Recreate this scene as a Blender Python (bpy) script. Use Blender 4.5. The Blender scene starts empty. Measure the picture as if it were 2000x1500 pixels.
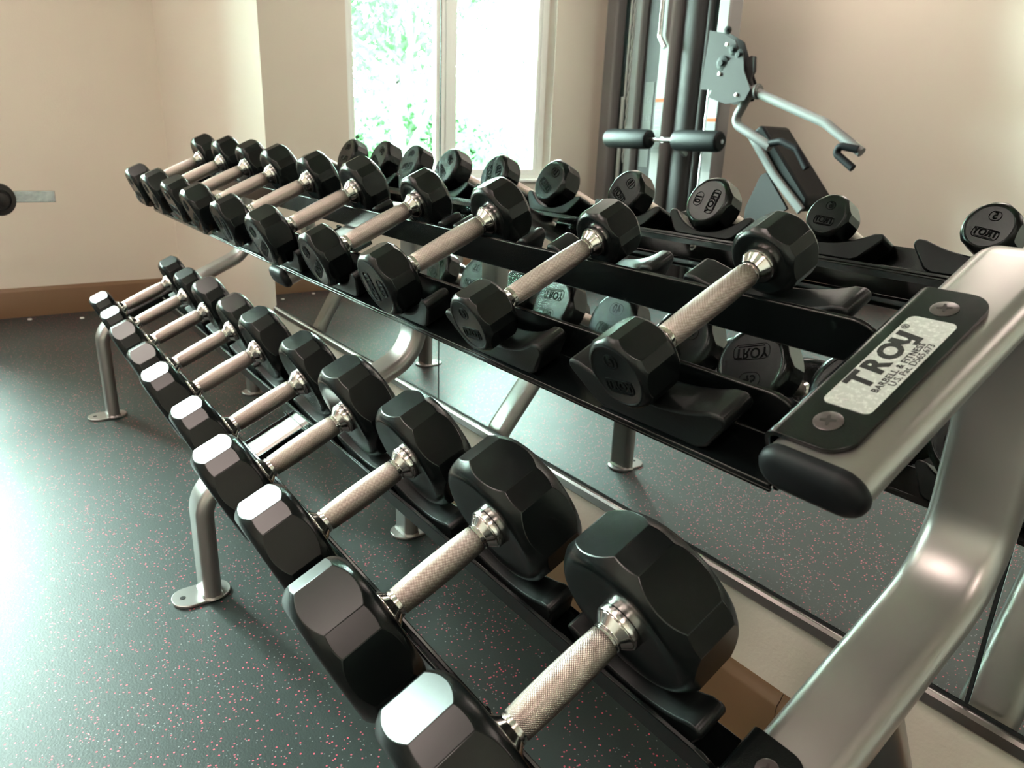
import bpy, bmesh, math, random
from mathutils import Vector, Matrix
random.seed(7)
sc = bpy.context.scene
C = sc.collection
PI = math.pi

# ------------------------------------------------------------------ camera
CAM = Vector((0.43877, -0.90440, 0.95112))
FWD = Vector((-0.76023, 0.56640, -0.31818)).normalized()
ROLL = 0.0398
cam_d = bpy.data.cameras.new('camera')
cam = bpy.data.objects.new('camera', cam_d)
C.objects.link(cam)
right = FWD.cross(Vector((0, 0, 1))).normalized()
up = right.cross(FWD)
r2 = right * math.cos(ROLL) + up * math.sin(ROLL)
u2 = -right * math.sin(ROLL) + up * math.cos(ROLL)
mw = Matrix((r2, u2, -FWD)).transposed().to_4x4()
mw.translation = CAM
cam.matrix_world = mw
cam_d.sensor_width = 36.0
cam_d.lens = 1422.04 / 2000 * 36
cam_d.clip_start = 0.02
cam_d.dof.use_dof = True
cam_d.dof.focus_distance = 0.95
cam_d.dof.aperture_fstop = 10.0
sc.camera = cam

# ------------------------------------------------------------------ world, exposure
W_STRENGTH = 265.0
world = bpy.data.worlds.new('world')
sc.world = world
world.use_nodes = True
bg = world.node_tree.nodes['Background']
bg.inputs['Color'].default_value = (0.77, 0.99, 0.95, 1)
bg.inputs['Strength'].default_value = W_STRENGTH
sc.view_settings.view_transform = 'Standard'
sc.view_settings.look = 'None'
sc.view_settings.exposure = 0.0
sc.view_settings.gamma = 1.0
sc.view_settings.use_curve_mapping = False
sc.cycles.use_denoising = True
sc.cycles.max_bounces = 9
sc.cycles.diffuse_bounces = 5
sc.cycles.glossy_bounces = 5
sc.cycles.sample_clamp_indirect = 0.0
sc.cycles.caustics_reflective = False
sc.cycles.caustics_refractive = False

# room dimensions
XL = -3.95      # inner face of the window wall
YB = -3.90      # inner face of the wall opposite the mirror
XR = 2.6
ZC = 2.75
WY0, WY1, WZ0, WZ1 = -2.63, -1.05, 0.66, 2.30   # window opening
pl = bpy.data.lights.new('window_portal', 'AREA')
pl.shape = 'RECTANGLE'
pl.size = WY1 - WY0
pl.size_y = WZ1 - WZ0
pl.cycles.is_portal = True
po = bpy.data.objects.new('window_portal', pl)
C.objects.link(po)
po.location = (XL - 0.16, (WY0 + WY1) / 2, (WZ0 + WZ1) / 2)
po.rotation_euler = (0, -PI / 2, 0)
LAMP_COL = (1.0, 0.81, 0.735, 1)
LAMP_STRENGTH = 17.0

# ------------------------------------------------------------------ helpers
BASE = {}


def mat(name, col, rough=0.5, metal=0.0, spec=0.5, bump=None, coat=0.0, vary=None, emit=None):
    """bump = (scale, strength, distance, detail); vary = (scale, col2, lo, hi)"""
    m = bpy.data.materials.new(name)
    m.use_nodes = True
    nt = m.node_tree
    b = nt.nodes['Principled BSDF']
    b.inputs['Base Color'].default_value = (*col, 1)
    b.inputs['Roughness'].default_value = rough
    b.inputs['Metallic'].default_value = metal
    b.inputs['Specular IOR Level'].default_value = spec
    b.inputs['Coat Weight'].default_value = coat
    b.inputs['Coat Roughness'].default_value = 0.1
    tc = nt.nodes.new('ShaderNodeTexCoord')
    if bump:
        n = nt.nodes.new('ShaderNodeTexNoise')
        n.inputs['Scale'].default_value = bump[0]
        n.inputs['Detail'].default_value = bump[3] if len(bump) > 3 else 2
        nt.links.new(tc.outputs['Object'], n.inputs['Vector'])
        bp = nt.nodes.new('ShaderNodeBump')
        bp.inputs['Strength'].default_value = bump[1]
        bp.inputs['Distance'].default_value = bump[2]
        nt.links.new(n.outputs['Fac'], bp.inputs['Height'])
        nt.links.new(bp.outputs['Normal'], b.inputs['Normal'])
    if vary:
        n = nt.nodes.new('ShaderNodeTexNoise')
        n.inputs['Scale'].default_value = vary[0]
        n.inputs['Detail'].default_value = 5
        nt.links.new(tc.outputs['Object'], n.inputs['Vector'])
        r = nt.nodes.new('ShaderNodeValToRGB')
        r.color_ramp.elements[0].position = vary[2]
        r.color_ramp.elements[0].color = (*col, 1)
        r.color_ramp.elements[1].position = vary[3]
        r.color_ramp.elements[1].color = (*vary[1], 1)
        nt.links.new(n.outputs['Fac'], r.inputs['Fac'])
        nt.links.new(r.outputs['Color'], b.inputs['Base Color'])
    if emit:
        b.inputs['Emission Color'].default_value = (*emit[0], 1)
        b.inputs['Emission Strength'].default_value = emit[1]
    return m


def obj(name, bm, m, parent=None, sharp=30, bevel=None, smooth=True, kind=None):
    """link a bmesh given in world coordinates (or in the parent's, if the
    parent is a rotated thing) as ONE object with its origin at its centre"""
    me = bpy.data.meshes.new(name)
    bmesh.ops.recalc_face_normals(bm, faces=bm.faces)
    vs = [v.co for v in bm.verts]
    lo = Vector((min(v.x for v in vs), min(v.y for v in vs), min(v.z for v in vs)))
    hi = Vector((max(v.x for v in vs), max(v.y for v in vs), max(v.z for v in vs)))
    c = (lo + hi) / 2
    for v in bm.verts:
        v.co -= c
    bm.to_mesh(me)
    bm.free()
    if smooth:
        for p in me.polygons:
            p.use_smooth = True
        me.set_sharp_from_angle(angle=math.radians(sharp))
    me.materials.append(m)
    o = bpy.data.objects.new(name, me)
    C.objects.link(o)
    base = BASE.get(parent.name, Vector()) if parent else Vector()
    if parent:
        o.parent = parent
    o.location = c - base
    BASE[o.name] = c if not (parent and parent.get('local')) else c
    if bevel:
        md = o.modifiers.new('bevel', 'BEVEL')
        md.width = bevel
        md.segments = 2
        md.limit_method = 'ANGLE'
        md.angle_limit = math.radians(28)
    if kind:
        o['kind'] = kind
    return o


def tag(o, label, cat, group=None):
    o['label'] = label
    o['category'] = cat
    if group:
        o['group'] = group
    return o


def thing(name, label, cat, loc, group=None, rot=(0, 0, 0), local=False):
    o = bpy.data.objects.new(name, None)
    o.empty_display_size = 0.05
    C.objects.link(o)
    o.location = loc
    o.rotation_euler = rot
    BASE[o.name] = Vector() if local else Vector(loc)
    return tag(o, label, cat, group)


def box(bm, lo, hi):
    lo, hi = Vector(lo), Vector(hi)
    vs = [bm.verts.new((x, y, z)) for x in (lo.x, hi.x) for y in (lo.y, hi.y) for z in (lo.z, hi.z)]
    for f in ((0, 1, 3, 2), (4, 6, 7, 5), (0, 4, 5, 1), (2, 3, 7, 6), (0, 2, 6, 4), (1, 5, 7, 3)):
        bm.faces.new([vs[i] for i in f])
    return bm


def boxm(*pairs):
    bm = bmesh.new()
    for lo, hi in pairs:
        box(bm, lo, hi)
    return bm


def prism(bm, pts, d, f=lambda p, t: p):
    """pts: polygon as list of Vectors; extruded along vector d"""
    a = [bm.verts.new(p) for p in pts]
    b = [bm.verts.new(p + d) for p in pts]
    n = len(pts)
    bm.faces.new(a)
    bm.faces.new(list(reversed(b)))
    for i in range(n):
        j = (i + 1) % n
        bm.faces.new((a[i], b[i], b[j], a[j]))
    return bm


def lathe(bm, prof, origin, axis, u, seg=32):
    """prof: list of (r, t) along axis from origin"""
    axis, u = axis.normalized(), u.normalized()
    v = axis.cross(u)
    rings = []
    for r, t in prof:
        if r < 1e-6:
            rings.append([bm.verts.new(origin + axis * t)])
        else:
            rings.append([bm.verts.new(origin + axis * t + (u * math.cos(2 * PI * k / seg) + v * math.sin(2 * PI * k / seg)) * r) for k in range(seg)])
    for a, b in zip(rings, rings[1:]):
        for k in range(seg):
            l = (k + 1) % seg
            if len(a) == 1 and len(b) == 1:
                continue
            if len(a) == 1:
                bm.faces.new((a[0], b[k], b[l]))
            elif len(b) == 1:
                bm.faces.new((a[k], b[0], a[l]))
            else:
                bm.faces.new((a[k], b[k], b[l], a[l]))
    return bm


def rod(bm, a, b, r, seg=16):
    a, b = Vector(a), Vector(b)
    d = b - a
    u = d.cross(Vector((0.3, 0.9, 0.2)))
    return lathe(bm, [(0, 0), (r, 0), (r, d.length), (0, d.length)], a, d, u, seg)


def fillet(pts, rad, seg=9):
    """round the corners of a 3D polyline"""
    out = [Vector(pts[0])]
    for i in range(1, len(pts) - 1):
        p, a, b = Vector(pts[i]), Vector(pts[i - 1]), Vector(pts[i + 1])
        d1, d2 = (a - p).normalized(), (b - p).normalized()
        r = rad[i - 1] if isinstance(rad, (list, tuple)) else rad
        ang = d1.angle(d2)
        t = r / math.tan(ang / 2)
        bis = (d1 + d2).normalized()
        c = p + bis * (r / math.sin(ang / 2))
        s, e = p + d1 * t - c, p + d2 * t - c
        tot = s.angle(e)
        ax = s.cross(e).normalized()
        for k in range(seg + 1):
            out.append(c + Matrix.Rotation(tot * k / seg, 3, ax) @ s)
    out.append(Vector(pts[-1]))
    return out


def sweep(bm, path, prof, n0, cap=True):
    """prof: list of (a, b); a along n0, b along the binormal; minimal twist"""
    path = [Vector(p) for p in path]
    n = Vector(n0).normalized()
    rings = []
    for i, p in enumerate(path):
        t = (path[min(i + 1, len(path) - 1)] - path[max(i - 1, 0)]).normalized()
        n = (n - t * n.dot(t)).normalized()
        b = t.cross(n)
        rings.append([bm.verts.new(p + n * x + b * y) for x, y in prof])
    k = len(prof)
    for a, b in zip(rings, rings[1:]):
        for i in range(k):
            j = (i + 1) % k
            bm.faces.new((a[i], b[i], b[j], a[j]))
    if cap:
        bm.faces.new(rings[0])
        bm.faces.new(list(reversed(rings[-1])))
    return bm


def circ(r, seg=16):
    return [(r * math.cos(2 * PI * k / seg), r * math.sin(2 * PI * k / seg)) for k in range(seg)]


def stadium(w, h, seg=10):
    """flat-sided oval, w along a, h along b"""
    r = h / 2
    out = []
    for k in range(seg + 1):
        t = -PI / 2 + PI * k / seg
        out.append((w / 2 - r + r * math.cos(t), r * math.sin(t)))
    for k in range(seg + 1):
        t = PI / 2 + PI * k / seg
        out.append((-w / 2 + r + r * math.cos(t), r * math.sin(t)))
    return out


def rrect(w, h, r, seg=5):
    out = []
    for cx, cy, a0 in ((w / 2 - r, h / 2 - r, 0), (-w / 2 + r, h / 2 - r, PI / 2), (-w / 2 + r, -h / 2 + r, PI), (w / 2 - r, -h / 2 + r, 3 * PI / 2)):
        for k in range(seg + 1):
            a = a0 + PI / 2 * k / seg
            out.append((cx + r * math.cos(a), cy + r * math.sin(a)))
    return out


def text_bm(txt, size, ex, squash=1.0, bold=0.0, shear=0.0, space=1.0):
    """text as a bmesh centred on the origin in the XY plane, extruded +Z"""
    cu = bpy.data.curves.new('t', 'FONT')
    cu.body = txt
    cu.size = size
    cu.extrude = ex / 2
    cu.offset = bold
    cu.shear = shear
    cu.space_character = space
    cu.align_x = 'CENTER'
    cu.align_y = 'CENTER'
    cu.resolution_u = 3
    to = bpy.data.objects.new('t', cu)
    C.objects.link(to)
    dg = bpy.context.evaluated_depsgraph_get()
    me = bpy.data.meshes.new_from_object(to.evaluated_get(dg))
    bm = bmesh.new()
    bm.from_mesh(me)
    bpy.data.objects.remove(to)
    bpy.data.curves.remove(cu)
    bpy.data.meshes.remove(me)
    for v in bm.verts:
        v.co.x *= squash
        v.co.z += ex / 2
    return bm


def merge(dst, src, M):
    vm = {}
    for v in src.verts:
        vm[v.index] = dst.verts.new(M @ v.co)
    for f in src.faces:
        try:
            dst.faces.new([vm[v.index] for v in f.verts])
        except ValueError:
            pass
    src.free()


# ------------------------------------------------------------------ materials
M = {}
M['wall'] = mat('beige_paint', (0.66, 0.59, 0.515), 0.36, spec=0.5, bump=(160, 0.25, 0.002, 3))
M['ceiling'] = mat('ceiling_paint', (0.75, 0.70, 0.66), 0.9)
M['skirting'] = mat('brown_skirting', (0.155, 0.085, 0.042), 0.42, bump=(60, 0.1, 0.001))
M['mirror'] = mat('mirror_glass', (0.77, 0.81, 0.80), 0.0, metal=1.0)
M['seam'] = mat('mirror_seam', (0.01, 0.012, 0.012), 0.4)
M['channel'] = mat('mirror_channel', (0.33, 0.30, 0.29), 0.28, metal=1.0)
M['frame_white'] = mat('white_vinyl', (0.80, 0.82, 0.80), 0.4)
M['rubber'] = mat('black_rubber', (0.0035, 0.0050, 0.0050), 0.25, spec=0.32, bump=(160, 0.02, 0.0006, 3), vary=(14, (0.010, 0.012, 0.012), 0.45, 0.85))
M['letter'] = mat('rubber_relief', (0.0015, 0.002, 0.002), 0.5, spec=0.08)
M['chrome'] = mat('chrome', (0.62, 0.59, 0.57), 0.16, metal=1.0, bump=(90, 0.04, 0.001))
M['powder'] = mat('gloss_black_powder_coat', (0.0025, 0.0035, 0.0035), 0.18, spec=0.38, bump=(1100, 0.22, 0.0005, 2))
M['saddle'] = mat('black_saddle_plastic', (0.004, 0.005, 0.005), 0.40, spec=0.25, bump=(300, 0.1, 0.001))
M['silver'] = mat('silver_grey_enamel', (0.335, 0.315, 0.305), 0.35, metal=0.9, bump=(420, 0.06, 0.0004, 2), coat=0.1)
M['cap'] = mat('matt_black_cap', (0.005, 0.006, 0.007), 0.5, spec=0.2)
M['plate'] = mat('silver_foil', (0.60, 0.60, 0.60), 0.40, metal=0.6, bump=(260, 0.3, 0.001, 2), vary=(300, (0.85, 0.85, 0.85), 0.5, 0.7))
M['ink'] = mat('black_ink', (0.012, 0.012, 0.013), 0.4, vary=(900, (0.3, 0.3, 0.3), 0.66, 0.72))
M['screw'] = mat('black_screw', (0.10, 0.085, 0.085), 0.35, metal=0.6)
M['slot'] = mat('dark_slot', (0.01, 0.005, 0.005), 0.6)
M['hole'] = mat('bolt_hole', (0.003, 0.003, 0.003), 0.8)
M['vinyl'] = mat('black_vinyl', (0.012, 0.013, 0.014), 0.38, spec=0.5, bump=(150, 0.1, 0.001))
M['silverlight'] = mat('light_silver_enamel', (0.20, 0.19, 0.185), 0.6, spec=0.15)
M['armgrey'] = mat('silver_grey_arm', (0.115, 0.112, 0.11), 0.5, spec=0.3)
M['gymvinyl'] = mat('dark_gym_vinyl', (0.005, 0.006, 0.006), 0.5, spec=0.12)
M['greyplate'] = mat('grey_enamel_plate', (0.030, 0.028, 0.028), 0.6, spec=0.12)
M['shroud'] = mat('dark_grey_shroud', (0.035, 0.032, 0.032), 0.5, spec=0.15)
M['gap'] = mat('machine_shadow_interior', (0.004, 0.012, 0.011), 0.5)  # near-black teal: shadow in the machine's gaps, put into the colour
M['cable'] = mat('pale_cable_rod', (0.45, 0.48, 0.46), 0.35)
M['foamgrip'] = mat('black_foam_grip', (0.005, 0.005, 0.006), 0.6, spec=0.1)
M['orange'] = mat('orange_print', (0.30, 0.055, 0.012), 0.6, spec=0.1)
M['sticker'] = mat('grey_sticker', (0.16, 0.16, 0.155), 0.6, spec=0.1)
M['print'] = mat('dark_print', (0.10, 0.10, 0.10), 0.5)
M['piping'] = mat('grey_pad_edge', (0.06, 0.058, 0.055), 0.5)
M['steel'] = mat('brushed_steel', (0.55, 0.55, 0.56), 0.25, metal=1.0, bump=(25, 0.4, 0.003, 2))
M['lampbody'] = mat('lamp_body', (0.7, 0.7, 0.7), 0.5)
M['lamp'] = mat('lamp_diffuser', (0.9, 0.85, 0.8), 0.5, emit=(LAMP_COL[:3], LAMP_STRENGTH))
M['bark'] = mat('bark', (0.020, 0.020, 0.018), 0.8)
M['grass'] = mat('sunlit_grass', (0.12, 0.16, 0.11), 0.9, vary=(0.8, (0.16, 0.19, 0.13), 0.4, 0.6))


def knurl_mat():
    m = mat('knurled_chrome', (0.60, 0.50, 0.465), 0.30, metal=1.0)
    nt = m.node_tree
    L = nt.links.new
    b = nt.nodes['Principled BSDF']
    tc = nt.nodes.new('ShaderNodeTexCoord')
    sp = nt.nodes.new('ShaderNodeSeparateXYZ')
    L(tc.outputs['Object'], sp.inputs[0])

    def mth(op, a, bb=None):
        n = nt.nodes.new('ShaderNodeMath')
        n.operation = op
        for i, v in enumerate((a, bb)):
            if v is None:
                continue
            if isinstance(v, (int, float)):
                n.inputs[i].default_value = v
            else:
                L(v, n.inputs[i])
        return n.outputs[0]
    ang = mth('ARCTAN2', sp.outputs['Z'], sp.outputs['X'])
    a = mth('MULTIPLY', ang, 44.0)
    z = mth('MULTIPLY', sp.outputs['Y'], 2600.0)
    s1 = mth('SINE', mth('ADD', a, z))
    s2 = mth('SINE', mth('SUBTRACT', a, z))
    h = mth('MULTIPLY', mth('ADD', s1, 1.0), mth('ADD', s2, 1.0))
    bp = nt.nodes.new('ShaderNodeBump')
    bp.inputs['Strength'].default_value = 0.35
    bp.inputs['Distance'].default_value = 0.0005
    L(h, bp.inputs['Height'])
    L(bp.outputs['Normal'], b.inputs['Normal'])
    r = nt.nodes.new('ShaderNodeValToRGB')
    r.color_ramp.elements[0].position = 0.0
    r.color_ramp.elements[0].color = (0.26, 0.20, 0.18, 1)
    r.color_ramp.elements[1].position = 0.35
    r.color_ramp.elements[1].color = (0.66, 0.57, 0.53, 1)
    L(mth('MULTIPLY', h, 0.25), r.inputs['Fac'])
    L(r.outputs['Color'], b.inputs['Base Color'])
    return m


def floor_mat():
    m = mat('speckled_rubber_floor', (0.018, 0.024, 0.024), 0.52, spec=0.48)
    nt = m.node_tree
    L = nt.links.new
    b = nt.nodes['Principled BSDF']
    tc = nt.nodes.new('ShaderNodeTexCoord')
    base = None
    prev = None
    # flecks: voronoi cells, only some coloured
    for scale, thr, keep, colA, colB in ((175, 0.30, 0.80, (0.80, 0.09, 0.14, 1), (0.42, 0.10, 0.14, 1)), (230, 0.30, 0.93, (0.26, 0.25, 0.25, 1), (0.13, 0.17, 0.17, 1))):
        v = nt.nodes.new('ShaderNodeTexVoronoi')
        v.inputs['Scale'].default_value = scale
        L(tc.outputs['Object'], v.inputs['Vector'])
        sp = nt.nodes.new('ShaderNodeSeparateColor')
        L(v.outputs['Color'], sp.inputs[0])
        # clumping of the flecks
        nz = nt.nodes.new('ShaderNodeTexNoise')
        nz.inputs['Scale'].default_value = 9
        nz.inputs['Detail'].default_value = 2
        L(tc.outputs['Object'], nz.inputs['Vector'])
        ad = nt.nodes.new('ShaderNodeMath')
        ad.operation = 'MULTIPLY_ADD'
        ad.inputs[1].default_value = 0.35
        L(nz.outputs['Fac'], ad.inputs[0])
        L(sp.outputs[0], ad.inputs[2])
        k = nt.nodes.new('ShaderNodeMath')
        k.operation = 'GREATER_THAN'
        k.inputs[1].default_value = keep + 0.175
        L(ad.outputs[0], k.inputs[0])
        d = nt.nodes.new('ShaderNodeMath')
        d.operation = 'LESS_THAN'
        d.inputs[1].default_value = thr
        L(v.outputs['Distance'], d.inputs[0])
        mu = nt.nodes.new('ShaderNodeMath')
        mu.operation = 'MULTIPLY'
        L(k.outputs[0], mu.inputs[0])
        L(d.outputs[0], mu.inputs[1])
        cm = nt.nodes.new('ShaderNodeMix')
        cm.data_type = 'RGBA'
        cm.inputs[6].default_value = colA
        cm.inputs[7].default_value = colB
        L(sp.outputs[1], cm.inputs[0])
        mx = nt.nodes.new('ShaderNodeMix')
        mx.data_type = 'RGBA'
        if prev is None:
            mx.inputs[6].default_value = (0.012, 0.023, 0.022, 1)
        else:
            L(prev, mx.inputs[6])
        L(cm.outputs[2], mx.inputs[7])
        L(mu.outputs[0], mx.inputs[0])
        prev = mx.outputs[2]
    L(prev, b.inputs['Base Color'])
    n = nt.nodes.new('ShaderNodeTexNoise')
    n.inputs['Scale'].default_value = 260
    n.inputs['Detail'].default_value = 3
    L(tc.outputs['Object'], n.inputs['Vector'])
    bp = nt.nodes.new('ShaderNodeBump')
    bp.inputs['Strength'].default_value = 0.35
    bp.inputs['Distance'].default_value = 0.0012
    L(n.outputs['Fac'], bp.inputs['Height'])
    L(bp.outputs['Normal'], b.inputs['Normal'])
    return m


def leaf_mat():
    m = bpy.data.materials.new('leaf')
    m.use_nodes = True
    nt = m.node_tree
    nt.nodes.clear()
    out = nt.nodes.new('ShaderNodeOutputMaterial')
    d = nt.nodes.new('ShaderNodeBsdfDiffuse')
    t = nt.nodes.new('ShaderNodeBsdfTranslucent')
    mx = nt.nodes.new('ShaderNodeMixShader')
    mx.inputs[0].default_value = 0.5
    d.inputs['Color'].default_value = (0.034, 0.078, 0.034, 1)
    t.inputs['Color'].default_value = (0.034, 0.086, 0.034, 1)
    nt.links.new(d.outputs[0], mx.inputs[1])
    nt.links.new(t.outputs[0], mx.inputs[2])
    nt.links.new(mx.outputs[0], out.inputs['Surface'])
    return m


M['knurl'] = knurl_mat()
M['floor'] = floor_mat()
M['leaf'] = leaf_mat()
glass = bpy.data.materials.new('window_glass')
glass.use_nodes = True
_nt = glass.node_tree
_nt.nodes.clear()
_o = _nt.nodes.new('ShaderNodeOutputMaterial')
_t = _nt.nodes.new('ShaderNodeBsdfTransparent')
_t.inputs['Color'].default_value = (0.95, 0.98, 0.96, 1)
_g = _nt.nodes.new('ShaderNodeBsdfGlossy')
_g.inputs['Roughness'].default_value = 0.0
_m = _nt.nodes.new('ShaderNodeMixShader')
_f = _nt.nodes.new('ShaderNodeFresnel')
_f.inputs['IOR'].default_value = 1.45
_nt.links.new(_f.outputs[0], _m.inputs[0])
_nt.links.new(_t.outputs[0], _m.inputs[1])
_nt.links.new(_g.outputs[0], _m.inputs[2])
_nt.links.new(_m.outputs[0], _o.inputs['Surface'])
M['glass'] = glass

# ------------------------------------------------------------------ room shell
T = 0.16
YM = 0.006      # wall surface behind the mirror
S = 'structure'
obj('floor', boxm(((XL - T, YB - T, -0.1), (XR + T, YM + T, 0))), M['floor'], kind=S)
obj('ceiling', boxm(((XL - T, YB - T, ZC), (XR + T, YM + T, ZC + 0.1))), M['ceiling'], kind=S)
obj('wall_back', boxm(((XL - T, YM, 0), (XR + T, YM + T, ZC))), M['wall'], kind=S)
obj('wall_front', boxm(((XL - T, YB - T, 0), (XR + T, YB, ZC))), M['wall'], kind=S)
obj('wall_right', boxm(((XR, YB, 0), (XR + T, YM, ZC))), M['wall'], kind=S)
obj('wall_left', boxm(((XL - T, YB, 0), (XL, WY0, ZC)), ((XL - T, WY1, 0), (XL, YM, ZC)),
                      ((XL - T, WY0, 0), (XL, WY1, WZ0)), ((XL - T, WY0, WZ1), (XL, WY1, ZC))), M['wall'], kind=S)


def skirting(name, a, b, n):
    """moulded skirting board from a to b, n = direction into the room"""
    a, b, n = Vector(a), Vector(b), Vector(n)
    prof = [(0, 0), (0.016, 0), (0.016, 0.128), (0.014, 0.133), (0.008, 0.138), (0.004, 0.147), (0, 0.148)]
    bm = bmesh.new()
    prism(bm, [a + n * p + Vector((0, 0, q)) for p, q in prof], b - a)
    return obj(name, bm, M['skirting'], kind=S, sharp=50)


skirting('baseboard_left', (XL, YM, 0), (XL, YB, 0), (1, 0, 0))
skirting('baseboard_back', (XL + 0.016, YM, 0), (-0.0415, YM, 0), (0, -1, 0))
skirting('baseboard_back.001', (-0.04, YM, 0), (XR, YM, 0), (0, -1, 0))
skirting('baseboard_front', (XL + 0.016, YB, 0), (XR, YB, 0), (0, 1, 0))
skirting('baseboard_right', (XR, YM - 0.016, 0), (XR, YB + 0.016, 0), (-1, 0, 0))

# mirror panels
MZ0, MZ1 = 0.3097, 2.25
edges = [-2.318, -1.0905, 0.193, 1.412, 2.55]
mlab = ['frameless wall mirror panel at the far end, next to the bare lit wall strip',
        'wide frameless wall mirror panel behind the near half of the dumbbell rack',
        'frameless wall mirror panel behind the near end post of the rack',
        'frameless wall mirror panel nearest the right wall of the room']
for i in range(4):
    bm = boxm(((edges[i] + 0.002, 0.0, MZ0), (edges[i + 1] - 0.002, YM - 0.0005, MZ1)))
    o = obj('mirror_panel', bm, M['mirror'], smooth=False, bevel=0.0012)
    tag(o, mlab[i], 'mirror', 'mirror panels on the wall')
for i in (1, 2, 3):
    obj('trim_%d' % (i + 1), boxm(((edges[i] - 0.0019, -0.0004, MZ0), (edges[i] + 0.0019, YM, MZ1))), M['seam'], kind=S, smooth=False)
obj('trim_5', boxm(((edges[0], -0.0015, 0.3057), (edges[-1], YM, 0.3095))), M['seam'], kind=S, smooth=False)
bm = bmesh.new()
prism(bm, [Vector((edges[0] - 0.004, y, z)) for y, z in ((YM, 0.282), (-0.008, 0.282), (-0.010, 0.285), (-0.010, 0.300), (-0.007, 0.3045), (-0.004, 0.3055), (YM, 0.3055))], Vector((edges[-1] - edges[0], 0, 0)))
obj('trim_1', bm, M['channel'], kind=S, sharp=25)

# window: frame, mullion, sashes, glass
XG = XL - 0.115
bm = bmesh.new()
fw = 0.055
YMID = -1.795
box(bm, (XG - 0.03, WY0, WZ0), (XG + 0.03, WY1, WZ0 + 0.05))
box(bm, (XG - 0.03, WY0, WZ1 - 0.05), (XG + 0.03, WY1, WZ1))
box(bm, (XG - 0.03, WY0, WZ0 + 0.05), (XG + 0.03, WY0 + fw, WZ1 - 0.05))
box(bm, (XG - 0.03, WY1 - fw, WZ0 + 0.05), (XG + 0.03, WY1, WZ1 - 0.05))
wf = obj('window_1', bm, M['frame_white'], kind=S, bevel=0.003)
obj('mullion', boxm(((XG - 0.028, YMID - 0.05, WZ0 + 0.05), (XG + 0.04, YMID + 0.05, WZ1 - 0.05)), ((XG + 0.04, YMID - 0.022, WZ0 + 0.05), (XG + 0.052, YMID + 0.022, WZ1 - 0.05))), M['frame_white'], wf, bevel=0.003)
for y0, y1 in ((WY0 + fw, YMID - 0.05), (YMID + 0.05, WY1 - fw)):
    bm = boxm(((XG - 0.02, y0, WZ0 + 0.05), (XG + 0.018, y1, WZ0 + 0.085)), ((XG - 0.02, y0, WZ1 - 0.085), (XG + 0.018, y1, WZ1 - 0.05)),
              ((XG - 0.02, y0, WZ0 + 0.085), (XG + 0.018, y0 + 0.03, WZ1 - 0.085)), ((XG - 0.02, y1 - 0.03, WZ0 + 0.085), (XG + 0.018, y1, WZ1 - 0.085)))
    obj('sash', bm, M['frame_white'], wf, bevel=0.002)
    obj('glass_pane', boxm(((XG - 0.004, y0 + 0.03, WZ0 + 0.085), (XG, y1 - 0.03, WZ1 - 0.085))), M['glass'], wf, smooth=False)
obj('window_sill', boxm(((XG + 0.03, WY0, WZ0 - 0.0), (XL + 0.015, WY1, WZ0 + 0.02))), M['frame_white'], wf, bevel=0.004)

# ceiling lamps
for i, (x, y, w, l) in enumerate(((-2.7, -1.75, 0.6, 1.2), (-2.3, -3.2, 0.6, 0.9), (-0.75, -2.0, 0.6, 1.2), (-0.2, -3.2, 0.6, 0.9), (1.5, -2.0, 0.6, 1.2))):
    names = ['recessed ceiling lamp nearest the window and mirror corner', 'recessed ceiling lamp above the weight machine', 'recessed ceiling lamp above the middle of the dumbbell rack', 'recessed ceiling lamp near the wall opposite the rack', 'recessed ceiling lamp at the right end of the room']
    t = thing('ceiling_lamp', names[i], 'lamp', (x, y, ZC), 'recessed ceiling lamps')
    bm = boxm(((x - w / 2, y - l / 2, ZC - 0.02), (x + w / 2, y - l / 2 + 0.02, ZC)), ((x - w / 2, y + l / 2 - 0.02, ZC - 0.02), (x + w / 2, y + l / 2, ZC)),
              ((x - w / 2, y - l / 2 + 0.02, ZC - 0.02), (x - w / 2 + 0.02, y + l / 2 - 0.02, ZC)), ((x + w / 2 - 0.02, y - l / 2 + 0.02, ZC - 0.02), (x + w / 2, y + l / 2 - 0.02, ZC)))
    obj('frame', bm, M['lampbody'], t)
    obj('diffuser', boxm(((x - w / 2 + 0.02, y - l / 2 + 0.02, ZC - 0.012), (x + w / 2 - 0.02, y + l / 2 - 0.02, ZC - 0.002))), M['lamp'], t)

# ------------------------------------------------------------------ dumbbell rack
PH = 0.437
H = Vector((0, math.cos(PH), math.sin(PH)))
N = Vector((0, -math.sin(PH), math.cos(PH)))
OT = Vector((0, -0.4011, 0.7851))
OL = Vector((0, -0.5673, 0.4344))
TOP, LOW = 'T', 'L'
# shelf levels, measured along N from the handle axis: rail top, flange, tube centre
LEV = {TOP: (-0.0245, -0.0735, -0.038), LOW: (-0.083, -0.133, -0.099)}


def P(t, x, s, n):
    return (OT if t == TOP else OL) + Vector((x, 0, 0)) + H * s + N * n


rack = thing('dumbbell_rack', 'two tier silver and black dumbbell rack standing in front of the mirror', 'rack', (-1.0, -0.38, 0))
XU = [0.184, -1.013, -2.240]
DROP = [0.0, -0.058, 0.0]     # the middle frame passes under the rails
TW, TH = 0.084, 0.037
q0 = OL + N * LEV[LOW][2]
tanp = math.tan(PH)


def armz(y, drop=0.0):
    return q0.z + (y - q0.y) * tanp + drop / math.cos(PH)


YF, YR, YP = -0.612, -0.135, -0.112
ztop = OT.z + N.z * LEV[TOP][2] + (YP - (OT.y + N.y * LEV[TOP][2])) * tanp
front_end = P(TOP, 0, -0.056, LEV[TOP][2])


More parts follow.
